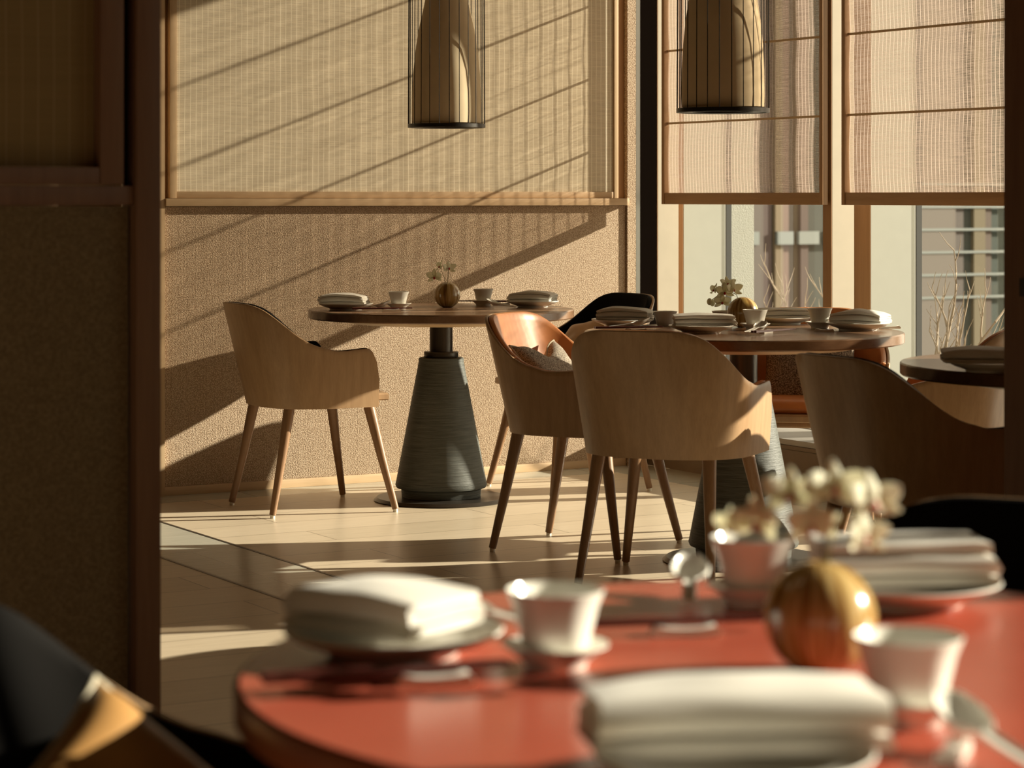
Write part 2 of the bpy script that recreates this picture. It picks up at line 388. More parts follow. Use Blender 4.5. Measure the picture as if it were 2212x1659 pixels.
# blinds
def blind(label, y0, y1, grp='woven roman blinds in the windows'):
    t = thing('roman_blind', label, 'blind', (5.907, 0, 1.157), 0, grp)
    H = CZ-1.157-.02
    bm = bmesh.new()
    # cloth hangs in shallow billows between battens
    zs = [.05+(H-.05)*i/60 for i in range(61)]
    def zf(z): k = ((z-.357+.320*4) % .320)/.320; return .006*(1-(2*k-1)**2)
    vs = []
    for z in zs:
        vs.append([bm.verts.new((.022-zf(z), y, z)) for y in [y0+.018+(y1-y0-.036)*j/10 for j in range(11)]])
    for a, b in zip(vs, vs[1:]):
        for j in range(10): bm.faces.new((a[j], a[j+1], b[j+1], b[j]))
    obj('blind_cloth', bm, M['blind'], t, 0)
    for a in (y0, y1-.021):
        bm = bmesh.new(); box(bm, -.005, .024, a, a+.021, 0, H, bev=.002); obj('side_stile', bm, M['blindwoodv'], t)
    bm = bmesh.new(); box(bm, -.002, .028, y0+.0215, y1-.0215, 0, .05, bev=.002); obj('bottom_rail', bm, M['blindwood'], t)
    k = 0; z = .357
    while z < H-.05:
        bm = bmesh.new(); box(bm, .013, .021, y0+.0215, y1-.0215, z-.0045, z+.0045); obj('batten', bm, M['batten'], t); z += .320
    return t
blind('woven blind behind the right-hand hanging lamp, nearest the corner of the room', 7.735, 8.90)
blind('wide woven blind at the far right of the picture, beside the dark doorway edge', 6.33, 7.612)
blind('unseen third woven blind, added to dim the sun behind the dark doorway wall', 5.10, 6.23)  # out of view; added for its effect on the sunlight

# ------------------------------------------------------------------ outside
sbox('ground', M['terrace'], GX+.25, 9.2, -2, 14, .0, .17)
g = sbox('ground', plain('street', (.22, .19, .16), .9), 9.2, 60, -20, 60, -5.1, -5)
bs_ = .24
bd = thing('building', 'blurred street building with upright mauve, cream and green stripes seen through the windows', 'building', (15.4, 25, 0))
cols = [(-1.2, 1.24, (.36, .29, .25)), (1.24, 1.39, (.26, .17, .15)), (1.39, 1.43, (.13, .11, .07)), (1.43, 1.55, (.62, .46, .27)), (1.55, 1.66, (.55, .33, .24)), (1.66, 1.83, (.38, .27, .17)), (1.83, 1.95, (.26, .165, .14)), (1.95, 2.6, (.10, .11, .08)),
        (2.6, 3.78, (.30, .28, .2)), (3.78, 4.41, (.36, .30, .25)), (4.41, 4.57, (.22, .18, .16)), (4.57, 4.73, (.09, .105, .085)), (4.73, 4.93, (.34, .27, .15)), (4.93, 5.06, (.24, .17, .13)), (5.06, 5.4, (.08, .115, .09)), (5.4, 12, (.3, .2, .13))]
for k, (a, b, c) in enumerate(cols):
    bm = bmesh.new(); dy = (k % 3)*.03; box(bm, 1.5+a, 1.5+b, dy, .6, -5, 9)
    obj('wall_strip', bm, plain('cladding %d' % k, tuple(v*bs_*(1.3 if k > 8 else 1) for v in c), .8), bd, 0)
mw = plain('pale highlight and louvre', (.15, .165, .155), .5)  # pale colour paints highlights on the far windows; louvres share it
for a, b in ((.6, 1.14), (1.43, 1.68), (1.77, 2.09), (2.2, 2.5)):
    bm = bmesh.new(); box(bm, 1.5+a, 1.5+b, -.05, .02, .578, .744); obj('window', bm, mw, bd, 0)
for k in range(6):
    bm = bmesh.new(); box(bm, 5.3, 7.6, -.012, .02, 1.340-.303*k, 1.372-.303*k); obj('louvre', bm, mw, bd, 0)
bm = bmesh.new(); box(bm, -9, 14, .6, 8, -5, 9); obj('building_core', bm, plain('facade', (.3, .24, .18), .9), bd, 0)

def shrub(label, loc, seed, lean, h, n=5):
    rnd = random.Random(seed)
    t = thing('bare_shrub', label, 'shrub', loc, 0, 'bare branched shrubs on the terrace')
    def branch(p, d, ln, r, dep, out):
        pts = [Vector(p)]; q = Vector(p); dd = Vector(d)
        for i in range(5):
            dd = (dd+Vector((rnd.uniform(-.16, .16), rnd.uniform(-.16, .16), rnd.uniform(-.05, .14)))).normalized()
            q = q+dd*ln/5; pts.append(q.copy())
        tube(out, pts, [r*(1-.12*i) for i in range(6)], 6)
        if dep:
            for i in (2, 3, 4, 5):
                for _ in range(1):
                    nd = (dd+Vector((rnd.uniform(-.9, .9), rnd.uniform(-.9, .9), rnd.uniform(-.1, .5)))).normalized()
                    branch(pts[i], nd, ln*.45, r*.45, dep-1, out)
    for k in range(n):
        bm = bmesh.new(); a = rnd.uniform(0, 2*pi)
        branch((.05*cos(a), .05*sin(a), 0), Vector((lean[0]+.35*cos(a), lean[1]+.35*sin(a), 1)).normalized(), h*rnd.uniform(.7, 1), .012, 2, bm)
        obj('branch', bm, M['branch'], t)
    return t
shrub('bare shrub outside the corner window, its stem leaning left', (7.55, 9.85, .17), 3, (-.20, .15), .60, 3)
shrub('bare shrub outside the corner window, next to the brown post', (7.45, 9.35, .17), 11, (.12, -.1), .52, 3)
shrub('bare shrub outside the far right window', (6.95, 8.32, .17), 5, (.1, -.05), .60, 4)

# ------------------------------------------------------------------ near partition (left) and doorway edge (right)
PY = 4.32
pt = sbox('wall_partition', M['dark'], 1.67, 1.72, PY, PY+.08, 0, CZ, bev=.003)
sbox('mid_rail', M['dark'], -4, 1.6695, PY+.012, PY+.08, 1.174, 1.211, parent=pt, bev=.003)
sbox('woven_panel', M['weaved'], -4, 1.664, PY+.03, PY+.07, 0, 1.172, parent=pt)
sbox('slot', M['slotshade'], 1.648, 1.6695, PY+.05, PY+.08, 1.213, CZ, parent=pt)  # recess shade put into the colour
sbox('frame_stile', M['dark'], 1.600, 1.647, PY+.005, PY+.07, 1.213, CZ, parent=pt, bev=.003)
sbox('frame_rail', M['dark'], -4, 1.5995, PY+.007, PY+.07, 1.213, 1.246, parent=pt, bev=.003)
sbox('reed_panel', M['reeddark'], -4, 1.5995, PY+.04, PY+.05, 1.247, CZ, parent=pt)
dj = sbox('wall_doorway', M['dark'], 3.634, BX+.02, 4.02, 4.10, 0, CZ)
sbox('hinge', M['black'], 3.629, 3.634, 4.028, 4.045, .97, 1.01, parent=dj)

# ------------------------------------------------------------------ chairs
def lerp(a, b, t): return a+(b-a)*t
def interp(x, tab):
    for (a, va), (b, vb) in zip(tab, tab[1:]):
        if x <= b: 
            t = (x-a)/(b-a); t = t*t*(3-2*t) if False else t
            return va+(vb-va)*t
    return tab[-1][1]
# plan (forward p, side q) at the top and at the bottom; s 0 = back centre, 1 = arm front
def plan(s, z):
    k = max(0, min(1, (z-.40)/.387))
    back = lerp(-.235, -.325, k); half = lerp(.262, .292, k); front = .165
    cr = .235                     # corner reach forward from the back line
    # s in [0,.55] is the rounded back, [.55,1] the straight arm
    if s < .55:
        th = s/.55*pi/2; n = 2.55
        q = half*(abs(sin(th))**(2/n)); p = back+cr-cr*(abs(cos(th))**(2/n))
        return p, q
    u = (s-.55)/.45
    return lerp(back+cr, front-.02*max(0, (z-.5)/.12), u), half-.006*u*u
TOPZ = [(0, .787), (.12, .786), (.19, .778), (.25, .762), (.31, .735), (.37, .703), (.43, .668), (.49, .640), (.55, .621), (.61, .613), (.68, .611), (.78, .613), (.88, .617), (.95, .618), (.975, .608), (.99, .585), (1.0, .555)]
def smooth_top(s):
    e = .02
    return (interp(max(0, s-e), TOPZ)+interp(s, TOPZ)*2+interp(min(1, s+e), TOPZ))/4
def shell_mesh(inset, zlo, zdrop, thick, ns=72, nz_=16):
    """a wall following the plan curve: outer face at 'inset' inside it, 'thick' wide"""
    bm = bmesh.new()
    def pt(s, z, off):
        sg = 1 if s >= 0 else -1; a = abs(s)
        p, q = plan(a, z); p2, q2 = plan(min(1, a+.004), z); p1, q1 = plan(max(0, a-.004), z)
        tx, ty = p2-p1, q2-q1; l = sqrt(tx*tx+ty*ty) or 1
        nx, ny = ty/l, -tx/l          # inward normal for q>0
        if a < .004: nx, ny = 1, 0
        p, q = p+nx*off, q+ny*off
        return Vector((p, sg*q, z))
    S_ = [-1+2*i/(ns-1) for i in range(ns)]
    rings = []
    for s in S_:
        zt = smooth_top(abs(s))-zdrop
        prof = []
        for j in range(nz_): prof.append((lerp(zlo, zt, j/(nz_-1)), inset))
        r = thick/2
        top = [(zt+r*sin(a)*.8, inset+r-r*cos(a)) for a in (pi/4, pi/2, 3*pi/4)]
        inner = [(z, inset+thick) for z, _ in reversed(prof)]
        rings.append([bm.verts.new(pt(s, z, o)) for z, o in prof+top+inner])
    n = len(rings[0])
    for a, b in zip(rings, rings[1:]):
        for j in range(n-1): bm.faces.new((a[j], a[j+1], b[j+1], b[j]))
        bm.faces.new((a[n-1], a[0], b[0], b[n-1]))
    bm.faces.new(rings[0]); bm.faces.new(rings[-1])
    return bm
def plate_from_plan(bm, z0, z1, inset, front, zz=.42, bulge=0):
    out = []
    for i in range(61):
        s = -1+2*i/60; p, q = plan(abs(s), zz); sg = 1 if s >= 0 else -1
        k = 1-inset/.27
        out.append((lerp(-.03, p, k) if p < front else p, sg*q*k))
    fr = [(front+.02, -.24), (front+.034, -.15), (front+.038, 0), (front+.034, .15), (front+.02, .24)]
    pts = out+fr[::-1]
    rings = []
    lv = [(z0, .985), (z0+.004, 1), (z1-.006, 1), (z1, .98)]
    if bulge: lv = [(z0, .96), (z0+.01, 1), (z1-.02, 1), (z1-.006, .97), (z1+bulge*.5, .86), (z1+bulge, .55)]
    for z, k in lv: rings.append([bm.verts.new((p*k, q*k, z)) for p, q in pts])
    n = len(pts)
    for a, b in zip(rings, rings[1:]):
        for i in range(n): j = (i+1) % n; bm.faces.new((a[i], a[j], b[j], b[i]))
    bm.faces.new(rings[0]); bm.faces.new(rings[-1])
def make_chair(label, up, pos, rz, group=None):
    t = thing('tub_chair', label, 'chair', (*pos, 0), rz, group)
    obj('shell', shell_mesh(0, .400, 0, .011), M['ply'], t)
    obj('upholstery', shell_mesh(.0118, .456, .0035, .022), M[up], t)
    bm = bmesh.new(); plate_from_plan(bm, .402, .422, .016, .155); obj('seat_frame', bm, M['ply'], t)
    bm = bmesh.new(); plate_from_plan(bm, .4225, .449, .016, .195); obj('seat_rail', bm, M['ply'], t)
    bm = bmesh.new(); plate_from_plan(bm, .450, .487, .045, .155, bulge=.012); obj('seat_cushion', bm, M[up], t, 60)
    for (fp, fq), (tp_, tq) in (((-.245, .215), (-.165, .18)), ((-.245, -.215), (-.165, -.18)), ((.235, .255), (.155, .185)), ((.235, -.255), (.155, -.185))):
        bm = bmesh.new()
        tube(bm, [(fp, fq, .012), (lerp(fp, tp_, .5), lerp(fq, tq, .5), .2), (tp_, tq, .401)], [.0125, .0165, .0215], 20)
        lg = obj('leg', bm, M['leg'], t, 50)
        bm = bmesh.new(); lathe(bm, [(.009, 0), (.009, .012)], 14, fp, fq); obj('glide', bm, M['cork'], lg)
    return t
CH = {}
def chair(key, label, up, a, d, phi):
    CH[key] = make_chair(label, up, R(a, d), radians(phi-30), None)
    return CH[key]
chair('left', 'oak shell tub chair standing alone left of the far round table, seen from its side', 'blackl', -.765, 9.21, 27)
chair('dark', 'tub chair lined in black, facing left to the far round table against the corner', 'blackl', .236, 9.80, 210)
chair('orange', 'tub chair with bright orange leather inside, between the two brown tables', 'orange', .250, 8.155, -27)
chair('mid', 'oak tub chair seen from behind in the middle, pulled up to the brown table', 'orange', .500, 7.465, 65)
chair('front', 'deeply shaded oak tub chair at the right, in front of the doorway edge', 'blackl', 1.075, 6.20, 26)
chair('right', 'sunlit oak tub chair with orange rim behind the table at the far right', 'orange', 1.30, 7.55, 153)
chair('window', 'orange leather tub chair facing out from the windows behind the brown table', 'orange', 1.036, 8.385, 262)
chair('nearright', 'black tub chair behind the red table at the right edge', 'blackl', .53, 2.90, 236)
chair('nearleft', 'black tub chair left of the red table, holding a tan cushion', 'blackl', -.275, 2.25, -5)

# cushions
def pillow(label, mat, loc, rot, sz=.40, th=.10, piping=None, dent=0, chop=0, name='cushion'):
    t = thing(name, label, 'cushion', loc, 0, rot=rot)
    bm = bmesh.new(); n = 22
    def f(u, v, sgn):
        x, y = 2*u-1, 2*v-1
        e = (1-abs(x)**2.6)*(1-abs(y)**2.6); pin = 1-.10*(1-abs(x)**2)*(abs(y)**3)
        pin2 = 1-.10*(1-abs(y)**2)*(abs(x)**3)
        zz = sgn*th/2*(max(e, 0)**.45)*(1-dent*math.exp(-(x*x*2+y*y*3)))
        zz += .006*noise.noise(Vector((x*2.2, y*2.2, sgn+sz)))
        return Vector((x*sz/2*pin2, y*sz/2*pin-chop*max(0, y)*math.exp(-x*x*5), zz if 0 < u < 1 and 0 < v < 1 else 0))
    for sgn in (1, -1): grid(bm, lambda u, v: f(u, v, sgn), n, n)
    bmesh.ops.remove_doubles(bm, verts=bm.verts, dist=.0008)
    obj('cushion_cover', bm, M[mat], t, 180)
    if piping:
        pts = []
        for a, b in (((0, 0), (1, 0)), ((1, 0), (1, 1)), ((1, 1), (0, 1)), ((0, 1), (0, 0))):
            for i in range(16): pts.append(f(lerp(a[0], b[0], i/16), lerp(a[1], b[1], i/16), 1))
        pts.append(pts[0]); bm = bmesh.new(); tube(bm, pts, .0035, 8); obj('piping', bm, M[piping], t, 180)
    return t
def inchair(key, p, q, z):
    a = CH[key].rotation_euler.z; l = CH[key].location
    return (l.x+p*cos(a)-q*sin(a), l.y+p*sin(a)+q*cos(a), z)
def chair_pillow(key, label, mat, p, q, z, tilt, roll=0, yaw=0, **k):
    a = CH[key].rotation_euler.z+radians(yaw); t = radians(tilt)
    n = Vector((cos(a)*cos(t), sin(a)*cos(t), sin(t))); side = Vector((-sin(a), cos(a), 0)); up = n.cross(side)
    Mx = Matrix((side, up, n)).transposed() @ Matrix.Rotation(radians(roll), 3, 'Z')
    return pillow(label, mat, inchair(key, p, q, z), Mx.to_euler(), **k)
chair_pillow('orange', 'grey speckled wool cushion with a dented top in the orange tub chair', 'wool', -.10, .0, .556, 38, sz=.34, th=.10, piping='pipe', dent=.3, chop=.055)
chair_pillow('window', 'brown speckled cushion against the orange window chair', 'woolb', -.10, 0, .595, 36, sz=.34, th=.10)
chair_pillow('dark', 'tan leather cushion with pale piping in the black chair near the corner', 'gold', -.05, 0, .590, 45, roll=18, sz=.27, th=.07, piping='pipe')
chair_pillow('nearleft', 'tan leather cushion with pale piping in the near left black chair', 'gold', -.045, -.13, .625, 42, roll=32, yaw=-38, sz=.235, th=.09, piping='pipe', dent=.25)

# ------------------------------------------------------------------ tables
def make_table(label, a, d, r=.521, top='top', edge='top', group='round pedestal tables'):
    x, y = R(a, d)
    t = thing('round_table', label, 'table', (x, y, 0), 0, group)
    bm = bmesh.new(); lathe(bm, [(r-.004, .716), (r, .720), (r, .746), (r-.003, .75)], 128); obj('tabletop', bm, M[top], t)
    if edge != top:
        bm = bmesh.new(); lathe(bm, [(r+.0005, .7155), (r+.0025, .719), (r+.0025, .744), (r+.0005, .7475)], 128, closed=False); obj('table_edge', bm, M[edge], t)
    bm = bmesh.new(); lathe(bm, [(.14, .694), (r-.17, .696), (r-.085, .715)], 96); obj('underside', bm, M['apron'], t)
    bm = bmesh.new(); lathe(bm, [(.0455, .575), (.0455, .693)], 40); obj('column', bm, M['metal'], t)
    bm = bmesh.new(); lathe(bm, [(.066, .560), (.068, .563), (.068, .580), (.066, .583)], 40); obj('collar', bm, M['metal'], t)
    bm = bmesh.new(); lathe(bm, [(.155, .016), (.157, .045), (.176, .052), (.180, .062), (.176, .08), (.090, .535), (.089, .541), (.0885, .557), (.083, .5595)], 72); obj('pedestal', bm, M['cone'], t)
    bm = bmesh.new(); lathe(bm, [(.262, 0), (.265, .004), (.252, .0145), (.16, .0155)], 96); obj('base_plate', bm, M['metal'], t)
    return t
make_table('round brown wood table with a dark conical pedestal by the woven wall', -.278, 9.45)
make_table('round brown wood table in the middle set for four beside the windows', .757, 7.87)
make_table('round brown wood table cut off by the doorway edge at the far right', 1.552, 6.36)
make_table('round red lacquered table filling the blurred foreground', .272, 2.24, .525, 'redtop', 'rededge')

# ------------------------------------------------------------------ tableware
TZ = .7502
def rot_(rz): return (0, 0, rz)
protos = {}
def place(kind, builder, label, a, d, ang, group, z=TZ, sc=1):
    x, y = R(a, d)
    if kind not in protos:
        protos[kind] = builder(); o = protos[kind]
        o['label'] = label; o.location = (x, y, z); o.rotation_euler = (0, 0, radians(ang-30))
    else:
        o = dup(protos[kind], label, (x, y, z), radians(ang-30))
    o.scale = (sc, sc, sc)
    if group: o['group'] = group
    return o
def b_plate():
    t = thing('dinner_plate', '', 'plate'); bm = bmesh.new()
    lathe(bm, [(0, .004), (.055, .004), (.057, 0), (.062, 0), (.064, .005), (.090, .014), (.105, .022), (.1065, .024), (.105, .0255), (.088, .018), (.062, .0105), (0, .0095)], 64)
    obj('plate_body', bm, M['china'], t, 45); return t
def b_saucer():
    t = thing('saucer', '', 'saucer'); bm = bmesh.new()
    lathe(bm, [(0, .003), (.024, .003), (.026, 0), (.029, 0), (.031, .007), (.046, .018), (.050, .0205), (.050, .022), (.044, .0205), (.030, .0165), (0, .0155)], 48)
    obj('saucer_body', bm, M['china'], t, 45); return t
def b_cup():
    t = thing('tea_cup', '', 'cup'); bm = bmesh.new()
    lathe(bm, [(0, .002), (.020, .002), (.021, 0), (.024, 0), (.027, .003), (.0305, .018), (.0345, .034), (.0395, .0465), (.0385, .0470), (.0325, .033), (.0285, .018), (.024, .006), (0, .005)], 56)
    obj('cup_body', bm, M['china'], t, 45); return t
def b_spoon():
    # bowl at +x end, lifted; short handle
    t = thing('china_spoon', '', 'spoon'); bm = bmesh.new()
    def f(u, v):
        x = -.068+.136*u; a = (v-.5)*pi
        wd = .0065+.002*(1-u) if u < .55 else .0065+.015*sin(pi*min(1, (u-.55)/.45*.94+.03))**.8
        dep = .002 if u < .55 else .002+.011*sin(pi*(u-.55)/.45)
        zc = .004+.006*(max(0, .5-u)*2)**1.5+.016*max(0, u-.7)+(x+.068)*.22
        return Vector((x, wd*sin(a), zc-dep*cos(a)))
    def g(u, v):
        q = f(u, v); q.z += .0022; q.y *= .93; return q
    a = grid(bm, f, 34, 11); b = grid(bm, g, 34, 11)
    n, m_ = 34, 11
    for i in range(n-1):
        bm.faces.new((a[i][0], a[i+1][0], b[i+1][0], b[i][0])); bm.faces.new((a[i][m_-1], b[i][m_-1], b[i+1][m_-1], a[i+1][m_-1]))
    for j in range(m_-1):
        bm.faces.new((a[0][j], b[0][j], b[0][j+1], a[0][j+1])); bm.faces.new((a[n-1][j], a[n-1][j+1], b[n-1][j+1], b[n-1][j]))
    obj('spoon_body', bm, M['china'], t, 60); return t
def b_stick():
    t = thing('chopstick', '', 'chopstick'); bm = bmesh.new()
    t2 = bmesh.new(); bmesh.ops.create_cube(t2, size=1)
    for v in t2.verts:
        k = 1 if v.co.x < 0 else .5
        v.co = Vector((v.co.x*.232, v.co.y*.0078*k, .0125+v.co.z*.0078*k))
    bmesh.ops.bevel(t2, geom=t2.edges[:], offset=.0008, segments=1, affect='EDGES'); merge(bm, t2)
    obj('stick', bm, M['stick'], t); return t
def b_rest():
    t = thing('chopstick_rest', '', 'chopstick rest'); bm = bmesh.new()
    pr = [(-.034, 0), (-.036, .004), (-.030, .0105), (-.018, .0078), (0, .0072), (.018, .0078), (.030, .0105), (.036, .004), (.034, 0)]
    a = [bm.verts.new((-.009, y, z)) for y, z in pr]; b = [bm.verts.new((.009, y, z)) for y, z in pr]
    for i in range(len(pr)): j = (i+1) % len(pr); bm.faces.new((a[i], a[j], b[j], b[i]))
    bm.faces.new(a); bm.faces.new(b); obj('rest_body', bm, M['china'], t, 60); return t
def b_napkin(seed=0, L=.20, W=.10, layers=4, puff=.018, th=.0068):
    t = thing('folded_napkin', '', 'napkin'); bm = bmesh.new()
    # zig-zag folded strip, swept along its length
    path = []; h = th*1.12
    for k in range(layers):
        x0, x1 = (-W/2, W/2) if k % 2 == 0 else (W/2, -W/2)
        for i in range(9): path.append((lerp(x0, x1, i/8), k*h))
        if k < layers-1:
            s = 1 if x1 > 0 else -1
            for a in (-60, -20, 20, 60): path.append((x1+s*h*.5*cos(radians(a)), k*h+h/2+h*.5*sin(radians(a))))
    sec = []
    n = len(path)
    for i in range(n):
        a, b = path[max(0, i-1)], path[min(n-1, i+1)]; tx, tz = b[0]-a[0], b[1]-a[1]; l = sqrt(tx*tx+tz*tz) or 1
        sec.append((path[i], (-tz/l, tx/l)))
    tt = th*.43
    outl = [(p[0]+nn[0]*tt, p[1]+nn[1]*tt) for p, nn in sec]+[(p[0]-nn[0]*tt, p[1]-nn[1]*tt) for p, nn in reversed(sec)]
    m_ = 22; rings = []
    for j in range(m_):
        v = j/(m_-1); y = (v-.5)*L
        ring = []
        for (x, z) in outl:
            lv = z/(layers*h); e = min(1, min(v, 1-v)*9+.0)
            pf = puff*lv*(sin(pi*v)**.7)*(.65+.35*cos(x/W*pi))
            nn = noise.noise(Vector((x*18+seed, y*14, lv*3+seed)))
            sh = (lv-.4)*.010*sin(seed*2.1)+.004*noise.noise(Vector((lv*9, seed, 2)))
            ring.append(bm.verts.new((x*(1-.05*lv)+.005*nn*lv, y*(1-.03*lv)+sh+.003*noise.noise(Vector((lv*20, x*9, seed)))*(1 if e < 1 else .2), th/2+z+pf+.005*lv*nn)))
        rings.append(ring)
    k = len(outl)
    for a, b in zip(rings, rings[1:]):
        for i in range(k): j = (i+1) % k; bm.faces.new((a[i], a[j], b[j], b[i]))
    half = len(sec)
    for rg in (rings[0], rings[-1]):
        for i in range(half-1): bm.faces.new((rg[i], rg[i+1], rg[k-2-i], rg[k-1-i]))
    obj('napkin_cloth', bm, M['linen'], t, 60); return t
def b_vase():
    t = thing('round_vase', '', 'vase'); bm = bmesh.new(); r = .0525; prof = []
    for i in range(27):
        a = -pi/2+.33+(pi-.33-.16)*i/26
        prof.append((r*cos(a), r*.99+r*sin(a)))
    b0 = prof[0][1]
    prof = [(x, z-b0) for x, z in prof]
    prof = [(0, .001), (prof[0][0]-.002, 0)]+prof+[(prof[-1][0]-.002, prof[-1][1]-.001), (prof[-1][0]-.003, prof[-1][1]-.02), (0, prof[-1][1]-.022)]
    lathe(bm, prof, 64); obj('vase_body', bm, M['vase'], t, 45); return t
FS = 1.45
def orchid(label, loc, flowers, bends, buds=(), rz=0, cat='flower', fs=FS):
    t = thing('orchid_spray', label, cat, loc, rz)
    for pts in bends:
        bm = bmesh.new(); tube(bm, pts, .0013, 6); obj('stem', bm, M['stem'], t)
    for k, (pos, nrm, size) in enumerate(flowers):
        size *= fs
        nrm = Vector(nrm).normalized(); q = nrm.to_track_quat('Z', 'Y')
        bm = bmesh.new()
        spec = [(90, 1.0, .50), (205, .95, .46), (335, .95, .46), (22, 1.02, .80), (158, 1.02, .80)]
        for i, (ang, ln, wd) in enumerate(spec):
            aa = radians(ang+7*sin(k*3+i)); lift = .002 if i < 3 else .004
            def f(u, v):
                x = ln*size*u; ww = wd*size*(sin(pi*min(1, u*.93+.05))**.75)*(v-.5)
                z = lift+.22*size*u*u*(1 if k % 2 else .5)-.5*ww*ww/size+.003*sin(u*5+i)
                pp = Vector((x*cos(aa)-ww*sin(aa), x*sin(aa)+ww*cos(aa), z)); return q @ pp+Vector(pos)
            a_ = grid(bm, f, 9, 7)
            b_ = grid(bm, lambda u, v: f(u, v)+(q @ Vector((0, 0, -.0006))), 9, 7)
            for i2 in range(8):
                bm.faces.new((a_[i2][0], a_[i2+1][0], b_[i2+1][0], b_[i2][0])); bm.faces.new((a_[i2][6], b_[i2][6], b_[i2+1][6], a_[i2+1][6]))
        fl = obj('bloom', bm, M['petal'], t, 180)
        bm = bmesh.new()
        bmesh.ops.create_uvsphere(bm, u_segments=12, v_segments=8, radius=size*.125)
        for v in bm.verts:
            c_ = v.co.copy(); c_.y = c_.y*1.3-size*.10; c_.z = c_.z*.9+size*.14; v.co = q @ c_+Vector(pos)
        obj('lip', bm, M['lip'], fl, 180)
    for pos in buds:
        bm = bmesh.new(); bmesh.ops.create_uvsphere(bm, u_segments=14, v_segments=10, radius=.0105)
        for v in bm.verts: v.co = Vector((v.co.x*.85, v.co.y, v.co.z*1.15))+Vector(pos)
        obj('bud', bm, M['petal'], t, 180)
    return t
def napkin(label, a, d, ang, z, seed, group, L=.18, W=.10, layers=4, puff=.020, th=.0062):
    t = b_napkin(seed, L, W, layers, puff, th); x, y = R(a, d)
    t.location = (x, y, z); t.rotation_euler = (0, 0, radians(ang-30)); t['label'] = label; t['group'] = group; return t
NP = TZ+.0225
def PZ(px, py): d = 5200*(CAMH-.75)/(py-425); return (px-1106)/5200*d, d    # image pixels to camera-aligned points at tabletop height
def setting(G, T, plate=None, nap=None, cup=None, saucer=None, spoon=None, sticks=None, rest=None):
    if plate: place('plate', b_plate, 'white plate '+plate[2], *PZ(*plate[:2]), 0, 'plates '+G)
    if nap: napkin('white folded napkin '+nap[3], *PZ(*nap[:2]), nap[2], NP, nap[4], 'napkins '+G, **(nap[5] if len(nap) > 5 else {}))
    if saucer: place('saucer', b_saucer, 'white saucer '+saucer[2], *PZ(*saucer[:2]), 0, 'saucers '+G)
    if cup: place('cup', b_cup, 'white tea cup '+cup[2], *PZ(*cup[:2]), 0, 'tea cups '+G, TZ+(.0176 if saucer else 0), sc=1.17 if 'red' in G else 1.06)
    if spoon: place('spoon', b_spoon, 'white china spoon '+spoon[3], *PZ(*spoon[:2]), spoon[2], 'spoons '+G)
    if rest: place('rest', b_rest, 'white chopstick rest '+rest[3], *PZ(*rest[:2]), rest[2], 'chopstick rests '+G)
    if sticks:
        a, d = PZ(*sticks[:2]); an = radians(sticks[2])
        for k in (-1, 1):
            place('stick', b_stick, 'dark red chopstick %s, %s of the pair' % (sticks[3], 'nearer' if k < 0 else 'farther'), a-k*.0065*sin(an), d+k*.0065*cos(an), sticks[2], 'chopsticks '+G)

# far table
g = 'on the far table'
setting(g, 0, (747, 669, 'at the left of the far table'), (742, 668, 80, 'on the left plate of the far table', 1), (861, 667, 'at the left of the far table, before the woven wall'), (861, 667, 'under the left cup of the far table'), (805, 672, 8, 'propped at the left of the far table'), (826, 673, 12, 'at the left of the far table'), (845, 673, 100, 'at the left of the far table'))
setting(g, 0, (1150, 663, 'at the right of the far table'), (1150, 662, 70, 'on the right plate of the far table', 2), (1044, 660, 'right of the vase on the far table'), (1044, 660, 'under the cup right of the vase on the far table'), (1084, 668, 150, 'leaning by the right plate of the far table'), (1052, 657, 170, 'behind the cup right of the far vase'), (1083, 659, 90, 'right of the vase on the far table'))
# middle table
g = 'on the middle table'
setting(g, 0, (1345, 705, 'at the left of the middle table'), (1350, 703, 75, 'on the left plate of the middle table', 3), (1437, 704, 'left on the middle table, by the cream post'), None, (1360, 712, 10, 'at the left of the middle table'), (1358, 715, 14, 'at the left of the middle table'), (1374, 716, 100, 'at the left of the middle table'))
setting(g, 0, (1515, 719, 'nearest us on the middle table'), (1522, 718, 90, 'nearest us on the middle table', 4, dict(puff=.008, layers=5, L=.20)), (1631, 713, 'beside the standing spoon on the middle table'), (1631, 713, 'under the cup beside the standing spoon'), (1632, 722, 60, 'standing up before the cup on the middle table'), (1672, 722, 50, 'sticking out toward us on the middle table'), (1655, 719, 150, 'at the front of the middle table'))
setting(g, 0, (1690, 700, 'at the back of the middle table'), (1692, 699, 95, 'at the back of the middle table', 5, dict(puff=.01)), (1771, 709, 'right on the middle table, against the orange chair'), (1771, 709, 'under the right cup of the middle table'))
setting(g, 0, (1853, 713, 'at the right of the middle table'), (1858, 712, 60, 'on the right plate of the middle table', 6, dict(puff=.022)), None, None, None, None, (1783, 717, 60, 'beside the right plate of the middle table'))
place('cup', b_cup, 'white tea cup behind the round vase on the middle table', *PZ(1562, 701), 0, 'tea cups '+g)
place('rest', b_rest, 'white chopstick rest at the right rim of the middle table', *PZ(1922, 710), 90, 'chopstick rests '+g)
# right table
setting('on the right table', 0, (2140, 803, 'on the table at the far right'), (2125, 802, 85, 'on the table at the far right', 7, dict(puff=.014, L=.21, layers=3, th=.009)))
